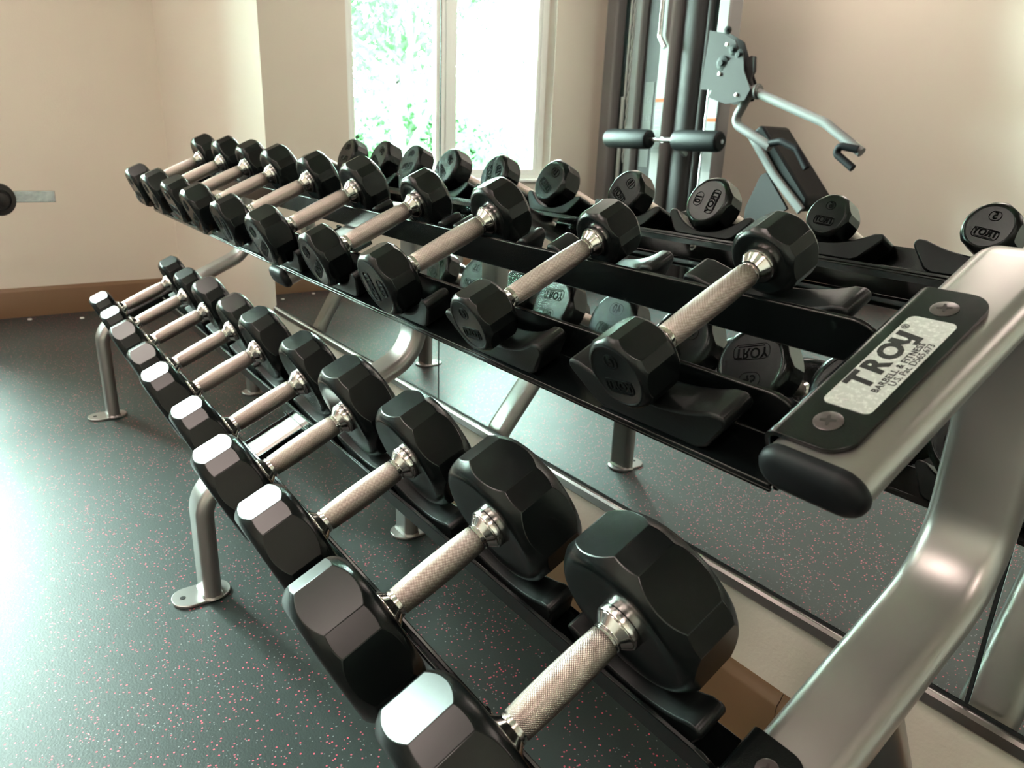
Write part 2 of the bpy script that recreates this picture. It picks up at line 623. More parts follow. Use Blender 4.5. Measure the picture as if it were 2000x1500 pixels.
def foot_bm(x, y, sgn):
    bm = bmesh.new()
    prof = rrect(0.074, 0.118, 0.034, 7)
    prism(bm, [Vector((x + a, y + sgn * 0.018 + b, 0.0)) for a, b in prof], Vector((0, 0, 0.007)))
    return bm


for k, x in enumerate(XU):
    bm = bmesh.new()
    dr = DROP[k]
    dz = dr / math.cos(PH)
    fe = front_end + N * dr
    path = fillet([(x, YF, 0.007), (x, YF, armz(YF, dr)), (x, YP, armz(YP, dr)), (x, YP, ztop + dz), (x, fe.y, fe.z)], [0.075, 0.11, 0.036])
    sweep(bm, path, stadium(TW, TH), (1, 0, 0))
    up = obj('upright_frame', bm, M['silver'], rack, sharp=60)
    bm = bmesh.new()
    yk = -0.277
    sweep(bm, fillet([(x, YR, 0.007), (x, YR, 0.215), (x, yk, armz(yk, dr) - 0.006)], [0.05]), stadium(0.076, TH), (1, 0, 0))
    obj('leg', bm, M['silver'], rack, sharp=60)
    for y, sg in ((YF, -1), (YR, 1)):
        f = obj('foot_plate', foot_bm(x, y, sg), M['silver'], rack, sharp=40, bevel=0.0015)
        bm = bmesh.new()
        lathe(bm, [(0, 0), (0.006, 0), (0.006, 0.0006), (0, 0.0006)], Vector((x, y + sg * 0.055, 0.007)), Vector((0, 0, 1)), Vector((1, 0, 0)), 16)
        obj('bolt_hole', bm, M['hole'], f)
        # weld bead round the tube
        bm = bmesh.new()
        pr = stadium(TW + 0.006 if y == YF else 0.082, TH + 0.006, 12)
        lo = [bm.verts.new((x + a, y + b, 0.007)) for a, b in pr]
        hi = [bm.verts.new((x + a * 0.93, y + b * 0.86, 0.0125 + 0.001 * math.sin(i * 2.1))) for i, (a, b) in enumerate(pr)]
        for i in range(len(pr)):
            j = (i + 1) % len(pr)
            bm.faces.new((lo[i], hi[i], hi[j], lo[j]))
        bm.faces.new(hi)
        obj('weld_bead', bm, M['silver'], f)
    # end cap of the top arm
    bm = bmesh.new()
    rings = []
    for (sc_, off) in ((1.03, 0.0), (1.05, -0.003), (1.03, -0.008), (0.95, -0.012), (0.80, -0.0145)):
        pr = [(a * sc_ if abs(a) < 1 else a, b) for a, b in stadium(TW, TH, 10)]
        g = 0.0025 * (1 if sc_ > 1 else 0) - (0.0 if sc_ > 0.9 else 0.004)
        pr = stadium(TW + 2 * (sc_ - 1) * 0.04, TH + 2 * (sc_ - 1) * 0.04, 10)
        rings.append([bm.verts.new(P(TOP, x + a, -0.056 + off, LEV[TOP][2] + dr) + N * b) for a, b in pr])
    for a, b in zip(rings, rings[1:]):
        for i in range(len(a)):
            j = (i + 1) % len(a)
            bm.faces.new((a[i], b[i], b[j], a[j]))
    bm.faces.new(rings[-1])
    bm.faces.new(rings[0])
    obj('end_cap', bm, M['cap'], up, sharp=50)


def slab(bm, t, x0, x1, s0, s1, n0, n1):
    """box in shelf coordinates"""
    vs = [bm.verts.new(P(t, x, s, n)) for x in (x0, x1) for s in (s0, s1) for n in (n0, n1)]
    for f in ((0, 1, 3, 2), (4, 6, 7, 5), (0, 4, 5, 1), (2, 3, 7, 6), (0, 2, 6, 4), (1, 5, 7, 3)):
        bm.faces.new([vs[i] for i in f])


PT = 0.0055
SECT = [(XU[2] + 0.047, XU[0] - 0.047)]
rails = {}
for t in (TOP, LOW):
    n1, n0, nc = LEV[t]
    for si, (x0, x1) in enumerate(SECT):
        for side, s_in in (('f', -0.004), ('r', 0.120)):
            sg = -1 if side == 'f' else 1
            # L profile with upstanding inner plate whose far corners are rounded, folded flange with a small lip
            bm = bmesh.new()
            R = 0.028
            prof = [(x0, n0), (x1, n0)]
            for k in range(7):
                a = PI / 2 * k / 6
                prof.append((x1 - R + R * math.cos(a), n1 - R + R * math.sin(a)))
            for k in range(7):
                a = PI / 2 + PI / 2 * k / 6
                prof.append((x0 + R + R * math.cos(a), n1 - R + R * math.sin(a)))
            prism(bm, [P(t, x, s_in, n) for x, n in prof], H * (PT * -sg))
            a0, a1 = (s_in - 0.050, s_in) if side == 'f' else (s_in, s_in + 0.050)
            slab(bm, t, x0, x1, a0, a1, n0 - PT, n0 + 0.0002)
            b0, b1 = (a0, a0 + 0.004) if side == 'f' else (a1 - 0.004, a1)
            slab(bm, t, x0, x1, b0, b1, n0 - 0.0095, n0 - PT)
            rails[(t, si, side)] = obj('shelf_rail', bm, M['powder'], rack, sharp=30, bevel=0.0012)

# brackets clamping the rails to the tubes
for t in (TOP, LOW):
    n1, n0, nc = LEV[t]
    nt_ = nc + TH / 2          # tube top
    for k, x in enumerate(XU):
        for side in (-1, 1):
            if (k == 0 and side == 1) or (k == 2 and side == -1):
                continue
            if k == 1:
                w_ = 0.044 if side == 1 else 0.022
                bm = bmesh.new()
                xa, xb = sorted((x + side * 0.0425, x + side * (0.0425 + w_)))
                slab(bm, t, xa, xb, 0.0, 0.1155, n0 - 0.030, n0 - 0.0245)
                slab(bm, t, xa if side == 1 else xb - 0.004, xa + 0.004 if side == 1 else xb, 0.0, 0.1155, n0 - 0.030, n0 - 0.006)
                for sa in (0.0, 0.1115):
                    slab(bm, t, xa, xb, sa, sa + 0.004, n0 - 0.030, n0 - 0.006)
                obj('shelf_bracket', bm, M['powder'], rack, sharp=35, bevel=0.0008)
                continue
            xi = x + side * 0.0465
            bm = bmesh.new()
            if True:
                # folded plate: side + rounded bend + top with rounded corners
                sd = -side      # direction from the side plate towards the tube
                pts = []
                R = 0.012
                prof = [(xi, n0 - 0.008)]
                for j in range(7):
                    a = PI - PI / 2 * j / 6
                    prof.append((xi + sd * (R + R * math.cos(a)), nt_ + 0.005 - R + R * math.sin(a)))
                prof.append((xi + sd * 0.066, nt_ + 0.005))
                inner = [(xi + sd * 0.066, nt_ + 0.0008)]
                for j in range(7):
                    a = PI / 2 + PI / 2 * j / 6
                    inner.append((xi + sd * (R + (R - 0.0045) * math.cos(a)), nt_ + 0.005 - R + (R - 0.0045) * math.sin(a)))
                inner.append((xi + sd * 0.0045, n0 - 0.008))
                # lofted along s with rounded outer corners: narrower top near both ends
                s0, s1 = -0.050, 0.170
                secs = []
                RC = 0.022
                for j in range(9):
                    a = PI / 2 * j / 8
                    secs.append((s0 + RC * (1 - math.sin(a)) * 1.0, RC * (1 - math.cos(a))))
                secs = sorted([(s0 + RC * (1 - math.cos(PI / 2 * j / 8)), RC * (1 - math.sin(PI / 2 * j / 8))) for j in range(9)])
                secs += sorted([(s1 - RC * (1 - math.cos(PI / 2 * j / 8)), RC * (1 - math.sin(PI / 2 * j / 8))) for j in range(9)])
                rings = []
                for s, cut in secs:
                    ring = []
                    for (xx, nn) in prof[:-1]:
                        ring.append(bm.verts.new(P(t, xx, s, nn)))
                    ring.append(bm.verts.new(P(t, prof[-1][0] - sd * cut, s, prof[-1][1])))
                    ring.append(bm.verts.new(P(t, inner[0][0] - sd * cut, s, inner[0][1])))
                    for (xx, nn) in inner[1:]:
                        ring.append(bm.verts.new(P(t, xx, s, nn)))
                    rings.append(ring)
                for a, b in zip(rings, rings[1:]):
                    for i in range(len(a)):
                        j = (i + 1) % len(a)
                        bm.faces.new((a[i], b[i], b[j], a[j]))
                bm.faces.new(rings[0])
                bm.faces.new(rings[-1])
            br = obj('shelf_bracket', bm, M['powder'], rack, sharp=35, bevel=0.0008)
            # welds where the rail plates meet the bracket
            for s_in in (-0.004, 0.120):
                bm = bmesh.new()
                for j in range(5):
                    c = P(t, xi + side * (0.004 + 0.001 * (j % 2)), s_in + (0.001 if s_in < 0 else -0.001), n1 - 0.014 - 0.006 * j)
                    lathe(bm, [(0, -0.004), (0.003, -0.003), (0.0045, 0), (0.003, 0.003), (0, 0.004)], c, Vector((0.3, 0.2, 1)), Vector((1, 0, 0)), 8)
                obj('weld_bead', bm, M['powder'], br)
            if k == 0 and side == -1:
                for s in ((-0.022, 0.142) if t == TOP else (-0.022, 0.142)):
                    bm = bmesh.new()
                    lathe(bm, [(0, 0), (0.0108, 0), (0.0108, 0.0008), (0.0095, 0.0014), (0, 0.0014)], P(t, xi + 0.037, s, nt_ + 0.0048), N, Vector((1, 0, 0)), 28)
                    scw = obj('screw', bm, M['screw'], br, sharp=40)
                    bm = bmesh.new()
                    rot = 0.35
                    for a in (rot, rot + PI / 2):
                        d = Vector((1, 0, 0)) * math.cos(a) + H * math.sin(a)
                        e = Vector((1, 0, 0)) * -math.sin(a) + H * math.cos(a)
                        c = P(t, xi + 0.037, s, nt_ + 0.0061)
                        pts = [c + d * 0.0058 + e * 0.0009, c + d * 0.0016 + e * 0.0016, c - d * 0.0016 + e * 0.0016, c - d * 0.0058 + e * 0.0009,
                               c - d * 0.0058 - e * 0.0009, c - d * 0.0016 - e * 0.0016, c + d * 0.0016 - e * 0.0016, c + d * 0.0058 - e * 0.0009]
                        prism(bm, pts, N * (0.0004 if a == rot else 0.0005))
                    o = obj('screw_slot', bm, M['slot'], br, smooth=False)
                if t == TOP:
                    ns = nt_ + 0.0051
                    # foil name plate with clipped corners
                    bm = bmesh.new()
                    cx, cs = xi + 0.0385, 0.0600
                    pts = rrect(0.0385, 0.128, 0.006, 6)
                    prism(bm, [P(t, cx + a, cs + b, ns) for a, b in pts], N * 0.0006)
                    lp = obj('name_plate', bm, M['plate'], br, sharp=40)
                    rv = bmesh.new()
                    lathe(rv, [(0, 0), (0.0028, 0), (0.0026, 0.0006), (0.0012, 0.0006), (0.0010, 0.0002), (0, 0.0002)], P(t, cx - 0.004, cs - 0.054, ns + 0.0006), N, Vector((1, 0, 0)), 20)
                    obj('rivet', rv, M['plate'], br)
                    lp['label'] = 'silver foil maker plate with black lettering'
                    # text reads along +s with its top towards -x
                    ex = Vector((0, 0, 0)) + H
                    ey = Vector((-1, 0, 0))

                    def frame(x, s, n):
                        o_ = P(t, x, s, n)
                        m_ = Matrix((ex, ey, N)).transposed().to_4x4()
                        m_.translation = o_
                        return m_
                    bm = bmesh.new()
                    for ch, ds, sz, up_ in (('T', -0.034, 0.0295, 0), ('R', -0.0135, 0.0275, 0), ('O', 0.0085, 0.0275, 0), ('Y', 0.0295, 0.0295, 0)):
                        if ch == 'Y':
                            # a lower case style y with a slab tail
                            tb = bmesh.new()
                            for pts in ([(-0.009, 0.0095), (-0.003, 0.0095), (-0.0035, -0.001), (-0.0015, -0.0035), (0.0008, -0.001), (0.0025, 0.0095), (0.0088, 0.0095), (0.0048, -0.0120), (-0.0055, -0.0120), (-0.0055, -0.0085), (-0.0005, -0.0085), (0.0002, -0.0052), (-0.0050, -0.0060), (-0.0095, -0.0015)],):
                                a_ = [tb.verts.new((u, v, 0)) for u, v in pts]
                                b_ = [tb.verts.new((u, v, 0.0003)) for u, v in pts]
                                tb.faces.new(a_)
                                tb.faces.new(list(reversed(b_)))
                                for i in range(len(pts)):
                                    j = (i + 1) % len(pts)
                                    tb.faces.new((a_[i], b_[i], b_[j], a_[j]))
                        else:
                            tb = text_bm(ch, sz * 0.92, 0.0003, squash=1.06, bold=0.0011, shear=0.12)
                        tb.verts.index_update()
                        merge(bm, tb, frame(cx - 0.0068, cs + ds + 0.003, ns + 0.0006))
                    for txt, sz, dx, sp, bold in (('BARBELL & FITNESS', 0.0076, 0.0084, 1.08, 0.00008), ('U.S. Pat. D565,673', 0.0078, 0.0148, 1.0, 0.0), ('\u00ae', 0.0085, -0.0145, 1, 0.0)):
                        tb = text_bm(txt, sz, 0.0003, bold=bold, space=sp)
                        tb.verts.index_update()
                        merge(bm, tb, frame(cx + dx, cs + {0.0084: -0.004, 0.0148: 0.003}.get(dx, 0.0475), ns + 0.0006))
                    obj('lettering', bm, M['ink'], br, smooth=False)

# ------------------------------------------------------------------ dumbbell data
# (x, n offset, s offset, weight, facet angle deg, text angle deg)
TOPD = [(0.000, -0.0007, -0.0012, 5, 26, 8), (-0.2433, -0.0084, -0.0034, 5, 0, 4), (-0.4873, -0.0095, 0.0006, 10, 10, -85), (-0.7122, -0.0074, -0.0008, 10, 14, 35), (-0.9610, -0.0032, -0.0013, 15, 40, 28),
        (-1.2003, -0.0004, -0.0007, 15, 8, 70), (-1.4385, 0.0027, -0.0011, 20, 22, 30), (-1.6523, 0.0065, 0.0032, 20, 48, -10), (-1.8710, 0.0110, 0.0010, 25, 5, 30), (-2.1234, 0.0094, 0.0037, 25, 30, 0)]
LOWD = [(0.0130, -0.0021, 0.0001, 50, 16.4, 15), (-0.2142, 0.0024, -0.0026, 50, 46, 20), (-0.4399, -0.0010, 0.0018, 45, 5, 160), (-0.6435, 0.0052, -0.0038, 45, 1, 40), (-0.8693, -0.0027, 0.0025, 40, 57, 5),
        (-1.1154, -0.0016, -0.0013, 40, 54, 175), (-1.3096, -0.0007, 0.0010, 35, 38, 20), (-1.5272, 0.0040, -0.0003, 35, 37, 0), (-1.7628, -0.0028, 0.0000, 30, 48, 30), (-1.9685, -0.0007, 0.0025, 30, 46, 0)]
# weight: head radius, head thickness, grip radius
DIM = {5: (0.0385, 0.048, 0.0122), 10: (0.051, 0.050, 0.0142), 15: (0.056, 0.056, 0.0150), 20: (0.060, 0.060, 0.0150), 25: (0.064, 0.062, 0.0152),
       30: (0.069, 0.060, 0.0158), 35: (0.077, 0.066, 0.0160), 40: (0.085, 0.070, 0.0165), 45: (0.089, 0.077, 0.0168), 50: (0.094, 0.084, 0.0172)}
GL = 0.118       # grip length
CL = 0.020       # collar length
HW, HN = math.radians(20.75), math.radians(9.25)   # half angles of wide and narrow facets


def head_bm(R, th, flip, seed):
    """12 sided head (alternating wide and narrow flats, scalloped chamfers); inner face at y=0, outer at y=th*dir.
    facet pattern: a narrow facet centred on local +Z"""
    angs = []
    a = -HN
    start = 0
    for k in range(6):
        c = k * 2 * (HW + HN)
        for j in range(4):
            angs.append((c - HN + 2 * HN * j / 4, c, HN))
        c2 = c + HN + HW
        for j in range(10):
            angs.append((c2 - HW + 2 * HW * j / 10, c2, HW))
    bm = bmesh.new()
    rf = 0.80 * R
    dep = 0.19 * R

    def rho(a, c, h):
        return R * math.cos(h) / math.cos(a - c)
    prof = []
    rings = []
    d = 1 if not flip else -1

    def ring(fn):
        rr = []
        for (a, c, h) in angs:
            r, y = fn(a, c, h)
            rr.append(bm.verts.new((r * math.sin(a), y * d, r * math.cos(a))))
        return rr
    # inner face dished slightly round the handle
    rings.append(ring(lambda a, c, h: (0.40 * R, 0.004)))
    rings.append(ring(lambda a, c, h: (0.60 * R, 0.0012)))
    rings.append(ring(lambda a, c, h: (rf * 0.985, 0.0)))

    def cham(u):
        def f(a, c, h):
            r1 = rho(a, c, h)
            q = (r1 - rf) / (R - rf)
            return rf + (r1 - rf) * u, dep * (q * u) ** 1.9
        return f
    for u in (0.12, 0.4, 0.7, 1.0):
        rings.append(ring(cham(u)))

    def outer(f):
        def g(a, c, h):
            r, y = f(a, c, h)
            return r, th - y
        return g
    for u in (1.0, 0.7, 0.4, 0.12):
        rings.append(ring(outer(cham(u))))
    rings.append(ring(lambda a, c, h: (rf * 0.985, th)))
    rings.append(ring(lambda a, c, h: (rf * 0.965, th - 0.0008)))
    n = len(angs)
    for a, b in zip(rings, rings[1:]):
        for i in range(n):
            j = (i + 1) % n
            bm.faces.new((a[i], b[i], b[j], a[j]))
    bm.faces.new(rings[0])
    bm.faces.new(rings[-1])
    return bm


def pill(bm, w, h, r, line, z0, dz, closed=True):
    """thin raised outline of a rounded rectangle in XY"""
    o_ = rrect(w, h, r)
    i_ = rrect(w - 2 * line, h - 2 * line, max(r - line, 0.0003))
    n = len(o_)
    vo = [[bm.verts.new((x, y, z)) for x, y in o_] for z in (z0, z0 + dz)]
    vi = [[bm.verts.new((x, y, z)) for x, y in i_] for z in (z0, z0 + dz)]
    for k in range(n):
        l = (k + 1) % n
        bm.faces.new((vo[0][k], vo[0][l], vo[1][l], vo[1][k]))
        bm.faces.new((vi[0][k], vi[1][k], vi[1][l], vi[0][l]))
        bm.faces.new((vo[1][k], vo[1][l], vi[1][l], vi[1][k]))
        bm.faces.new((vo[0][k], vi[0][k], vi[0][l], vo[0][l]))


def letter_bm(R, weight):
    """relief of a head face in XY (x right, y up when facing it)"""
    bm = bmesh.new()
    e = 0.0009
    rf = 0.77 * R
    wn = 0.66 * rf if weight > 5 else 0.52 * rf
    hn = 0.46 * rf
    tb = bmesh.new()
    pill(tb, wn * 1.08, hn * 1.05, hn * 0.5, 0.0009, 0, e)
    tb.verts.index_update()
    merge(bm, tb, Matrix.Translation((0, 0.52 * rf, 0)))
    tb = text_bm(str(weight), hn * 1.05, e, squash=0.9, bold=0.0005)
    tb.verts.index_update()
    merge(bm, tb, Matrix.Translation((0, 0.52 * rf, 0)))
    tb = bmesh.new()
    pill(tb, 1.22 * rf, 0.50 * rf, 0.20 * rf, 0.0011, 0, e)
    tb.verts.index_update()
    merge(bm, tb, Matrix.Translation((0, -0.38 * rf, 0)))
    tb = text_bm('TROY', 0.46 * rf, e, squash=0.92, bold=0.0006)
    tb.verts.index_update()
    merge(bm, tb, Matrix.Translation((0, -0.345 * rf, 0)))
    tb = bmesh.new()
    box(tb, (-0.44 * rf, -0.57 * rf, 0), (0.44 * rf, -0.54 * rf, e))
    tb.verts.index_update()
    merge(bm, tb, Matrix.Identity(4))
    return bm


def local_obj(name, bm, m, **k):
    o = obj(name, bm, m, None, **k)
    return o


protos = {}


def attach(o, parent, M4):
    o.parent = parent
    o.matrix_local = M4


def proto_parts(w):
    """returns list of (object, local matrix, sub list) for one weight; origin = centre of the grip"""
    R, th, rg = DIM[w]
    bm = bmesh.new()
    prof = [(0, -GL / 2), (rg * 0.97, -GL / 2)]
    for k in range(13):
        u = -1 + 2 * k / 12
        prof.append((rg * (1.0 + 0.09 * (1 - u * u)), u * (GL / 2 - 0.0008)))
    prof += [(rg * 0.97, GL / 2), (0, GL / 2)]
    lathe(bm, prof, Vector(), Vector((0, 1, 0)), Vector((1, 0, 0)), 40)
    grip = obj('grip', bm, M['knurl'], sharp=40)
    bm = bmesh.new()
    rc = rg
    prof = [(0, 0), (rc * 0.93, 0), (rc * 0.93, 0.0022), (rc * 1.02, 0.0026), (rc * 1.02, 0.0052), (rc * 0.98, 0.0056), (rc * 1.0, 0.0062), (rc * 1.40, 0.0130), (rc * 1.45, 0.0142),
            (rc * 1.38, 0.0147), (rc * 1.38, 0.0154), (rc * 1.52, 0.0158), (rc * 1.56, 0.0170), (rc * 1.56, CL + 0.0035), (0, CL + 0.0035)]
    lathe(bm, prof, Vector(), Vector((0, 1, 0)), Vector((1, 0, 0)), 36)
    col = obj('collar', bm, M['chrome'], sharp=30)
    off = col.location.copy()
    headf = obj('head', head_bm(R, th, False, w), M['rubber'], sharp=24, bevel=0.0011)
    hoff = headf.location.copy()
    let = obj('lettering', letter_bm(R, w), M['letter'], smooth=False)
    loff = let.location.copy()
    return grip, col, off, headf, hoff, let, loff


def make_dumbbell(t, i, rec, label, group):
    x, dn, ds, w, fa, ta = rec
    R, th, rg = DIM[w]
    first = w not in protos
    if first:
        protos[w] = proto_parts(w)
    grip, col, off, head, hoff, let, loff = protos[w]
    c = P(t, x, ds + GL / 2, dn)
    root = bpy.data.objects.new('dumbbell', None)
    C.objects.link(root)
    root.empty_display_size = 0.05
    root.location = c
    root.rotation_euler = (PH, 0, 0)
    tag(root, label, 'dumbbell', group)

    def use(o, copy):
        if not copy:
            return o
        k = o.copy()
        C.objects.link(k)
        return k
    g = use(grip, not first)
    attach(g, root, Matrix.Identity(4))
    for sgn in (1, -1):
        flip = Matrix.Identity(4) if sgn == 1 else Matrix.Rotation(PI, 4, 'Z')
        base = flip @ Matrix.Translation((0, GL / 2, 0))
        cc = use(col, not (first and sgn == 1))
        attach(cc, root, base @ Matrix.Translation(off))
        hb = flip @ Matrix.Translation((0, GL / 2 + CL, 0))
        # facet rotation about the handle axis: a narrow facet points at angle fa from +X towards +N
        rot = Matrix.Rotation(math.radians(90 - fa) * sgn, 4, 'Y')
        hh = use(head, not (first and sgn == 1))
        hm = hb @ rot @ Matrix.Translation(hoff)
        attach(hh, root, hm)
        # text on the outer face: local text XY -> facing outwards
        tm = hb @ Matrix.Translation((0, th - 0.0009, 0)) @ Matrix(((-1, 0, 0, 0), (0, 0, 1, 0), (0, 1, 0, 0), (0, 0, 0, 1)))
        tm = tm @ Matrix.Rotation(math.radians(ta), 4, 'Z') @ Matrix.Translation(loff)
        ll = use(let, not (first and sgn == 1))
        ll.parent = hh
        ll.matrix_local = hm.inverted() @ tm
    return root


ordn = ['nearest the camera', 'second from the near end', 'third from the near end', 'fourth from the near end', 'fifth from the near end',
        'sixth from the near end', 'fourth from the far end', 'third from the far end', 'second from the far end', 'farthest from the camera']
size_t = {5: 'small', 10: 'small', 15: 'compact', 20: 'medium', 25: 'medium'}
for i, rec in enumerate(TOPD):
    make_dumbbell(TOP, i, rec, '%s black rubber %d pound dumbbell on the upper shelf, %s' % (size_t[rec[3]], rec[3], ordn[i]), 'dumbbells on the upper shelf')
for i, rec in enumerate(LOWD):
    sz = 'big' if rec[3] > 40 else 'large' if rec[3] > 30 else 'mid-sized'
    make_dumbbell(LOW, i, rec, '%s black rubber dumbbell on the lower shelf, %s' % (sz, ordn[i]), 'dumbbells on the lower shelf')


# saddles (sub-parts of the rails)
def saddle_bm(t, x, s0, s1, n0, thick, tip, hw=0.098):
    """cradle standing on the flange: concave top, two rounded prongs"""
    tip = max(tip, thick + 0.016)
    hi = hw - 0.014
    sag = tip - thick
    Ra = (hi * hi + sag * sag) / (2 * sag)
    b0, b1 = 0.61 * hw, 0.73 * hw
    pts = [(-b0, 0.0), (-b1, 0.006), (-hw, tip - 0.012), (-hw - 0.001, tip - 0.005), (-hw + 0.004, tip)]
    for k in range(17):
        u = -1 + 2 * k / 16
        xx = u * (hi - 0.002)
        pts.append((xx, thick + Ra - math.sqrt(Ra * Ra - xx * xx)))
    pts += [(hw - 0.004, tip), (hw + 0.001, tip - 0.005), (hw, tip - 0.012), (b1, 0.006), (b0, 0.0)]
    bm = bmesh.new()
    prism(bm, [P(t, x + a, s0, n0 + b) for a, b in pts], H * (s1 - s0))
    return bm


for t, rows in ((TOP, TOPD), (LOW, LOWD)):
    n1, n0, nc = LEV[t]
    for i, (x, dn, ds, w, fa, ta) in enumerate(rows):
        R, th, rg = DIM[w]
        need = R
        # radial reach across the bottom arc
        thick = (dn - n0) - need - 0.0012
        xs = x
        lo, hi = SECT[0]
        hw = 0.098
        hw = min(hw, x - lo - 0.003)
        xs = min(x, hi - hw + 0.016)
        si = 0
        for side in ('f', 'r'):
            if side == 'f':
                s0, s1 = -0.004 - 0.046, -0.004 - 0.0065
            else:
                s0, s1 = 0.120 + 0.0065, 0.120 + 0.046
            th_ = max(thick, 0.008)
            ra_ = 1.16 * R
            hi_ = min(hw - 0.014, ra_ * 0.98)
            tip_ = min(0.050 if t == TOP else 0.064, th_ + ra_ - math.sqrt(ra_ * ra_ - hi_ * hi_))
            obj('saddle', saddle_bm(t, xs, s0, s1, n0 + 0.0004, th_, tip_, hw), M['saddle'], rails[(t, si, side)], sharp=35, bevel=0.003)

# bolts through the rail plates
for t, rows in ((TOP, TOPD), (LOW, LOWD)):
    n1, n0, nc = LEV[t]
    for (x0, x1), si in ((SECT[0], 0),):
        for side, s_in, d in (('f', 0.0015, 1), ):
            for xx in (-0.10, -0.634, -1.174, -1.70):
                bm = bmesh.new()
                lathe(bm, [(0, -0.001), (0.0085, -0.001), (0.0085, 0.002), (0.006, 0.0045), (0, 0.0055)], P(t, xx, s_in, (n0 + n1) / 2), H * d, Vector((1, 0, 0)), 16)
                obj('bolt', bm, M['chrome'], rails[(t, si, side)])

# ------------------------------------------------------------------ multi gym behind the camera, seen in the mirror
gym = thing('multi_gym', 'silver and grey cable multi gym near the corner, seen in the mirror', 'exercise machine', (-3.2, -3.1, 0))


def gbox(name, lo, hi, m, par=gym, bevel=0.006):
    return obj(name, boxm((lo, hi)), M[m], par, bevel=bevel)


GH = 2.15
c1 = gbox('column', (-3.83, -3.12, 0.05), (-3.72, -2.98, GH), 'silverlight', bevel=0.015)
gbox('gap_shadow_box', (-3.715, -3.12, 0.05), (-3.55, -3.06, GH), 'gap')  # dark box filling the gap between columns in place of its shadow
gbox('column', (-3.545, -3.08, 0.05), (-3.47, -2.98, GH), 'silverlight', bevel=0.012)
sh = gbox('shroud', (-3.465, -3.12, 0.05), (-3.245, -3.02, GH), 'shroud', bevel=0.02)
lab = gbox('instruction_label', (-3.42, -3.02, 0.80), (-3.335, -3.017, 1.36), 'sticker', sh, bevel=0.001)
lab['label'] = 'pale instruction sticker with small figures'
for z, r_ in ((1.24, 0.012), (1.13, 0.012), (0.98, 0.010)):
    bm = bmesh.new()
    for dx in (-0.022, 0, 0.022):
        lathe(bm, [(0, 0), (0.006, 0), (0.006, 0.001), (0, 0.001)], Vector((-3.378 + dx, -3.017, z + 0.018)), Vector((0, 1, 0)), Vector((1, 0, 0)), 10)
        box(bm, (-3.378 + dx - 0.005, -3.0175, z - 0.02), (-3.378 + dx + 0.005, -3.016, z + 0.008))
    obj('pictogram', bm, M['print'], sh, smooth=False)
c3 = gbox('column', (-3.235, -3.06, 0.05), (-3.145, -2.93, GH), 'silverlight', bevel=0.012)
gbox('warning_stripe', (-3.225, -2.93, 1.225), (-3.155, -2.927, 1.245), 'orange', c3, bevel=0.0)
st = gbox('warning_label', (-3.225, -2.93, 0.90), (-3.155, -2.928, 1.222), 'sticker', c3, bevel=0.0)
bm = bmesh.new()
for k in range(12):
    z = 1.20 - k * 0.024
    box(bm, (-3.218, -2.928, z - 0.008), (-3.17 + 0.01 * ((k * 7) % 3 - 1), -2.9272, z))
obj('warning_text', bm, M['print'], c3, smooth=False)
bm = bmesh.new()
sweep(bm, [(-3.05, -3.06, 0.05), (-3.05, -3.06, GH)], stadium(0.19, 0.16, 12), (1, 0, 0))
obj('weight_stack_shroud', bm, M['shroud'], gym, sharp=50)
bm = bmesh.new()
sweep(bm, [(-2.935, -3.05, 0.05), (-2.935, -3.05, GH)], stadium(0.05, 0.05, 12), (1, 0, 0))
obj('guide_rod', bm, M['shroud'], gym)
gbox('gap_shadow_box', (-2.915, -3.12, 0.05), (-2.83, -3.06, GH), 'gap')  # second dark filler, its colour standing for shade in the right gap
c4 = gbox('column', (-2.825, -3.10, 0.05), (-2.735, -2.98, GH), 'silverlight', bevel=0.012)
gbox('warning_stripe', (-2.815, -2.98, 1.105), (-2.745, -2.977, 1.125), 'orange', c4, bevel=0.0)
gbox('warning_label', (-2.815, -2.98, 0.80), (-2.745, -2.978, 1.10), 'sticker', c4, bevel=0.0)
gbox('base_beam', (-3.86, -3.14, 0.0), (-2.70, -2.92, 0.05), 'silver', bevel=0.01)
gbox('top_beam', (-3.86, -3.14, GH), (-2.70, -2.92, GH + 0.08), 'silver', bevel=0.01)
for (x, z0, z1, r_, m_) in ((-3.625, 1.25, GH, 0.010, 'cable'), (-3.64, 0.05, 1.27, 0.016, 'cable'), (-2.87, 0.3, 1.3, 0.008, 'steel')):
    bm = bmesh.new()
    rod(bm, (x, -3.03, z0), (x, -3.03, z1), r_)
    obj('pull_cable' if m_ == 'cable' else 'guide_rod', bm, M[m_], gym)
# twisted rope hanging beside the cable
bm = bmesh.new()
for ph in (0, PI):
    sweep(bm, [(-3.575 + 0.008 * math.cos(ph + k * 0.5), -3.02 + 0.008 * math.sin(ph + k * 0.5), GH - 0.02 - k * 0.012) for k in range(110)], circ(0.011, 8), (1, 0, 0))
obj('rope', bm, M['cable'], gym)
# long cable handle at the top of the middle column
bm = bmesh.new()
sweep(bm, fillet([(-3.215, -2.90, GH), (-3.215, -2.90, 1.62), (-3.16, -2.90, 1.55)], 0.03), circ(0.016, 12), (1, 0, 0))
obj('pull_handle', bm, M['steel'], gym)
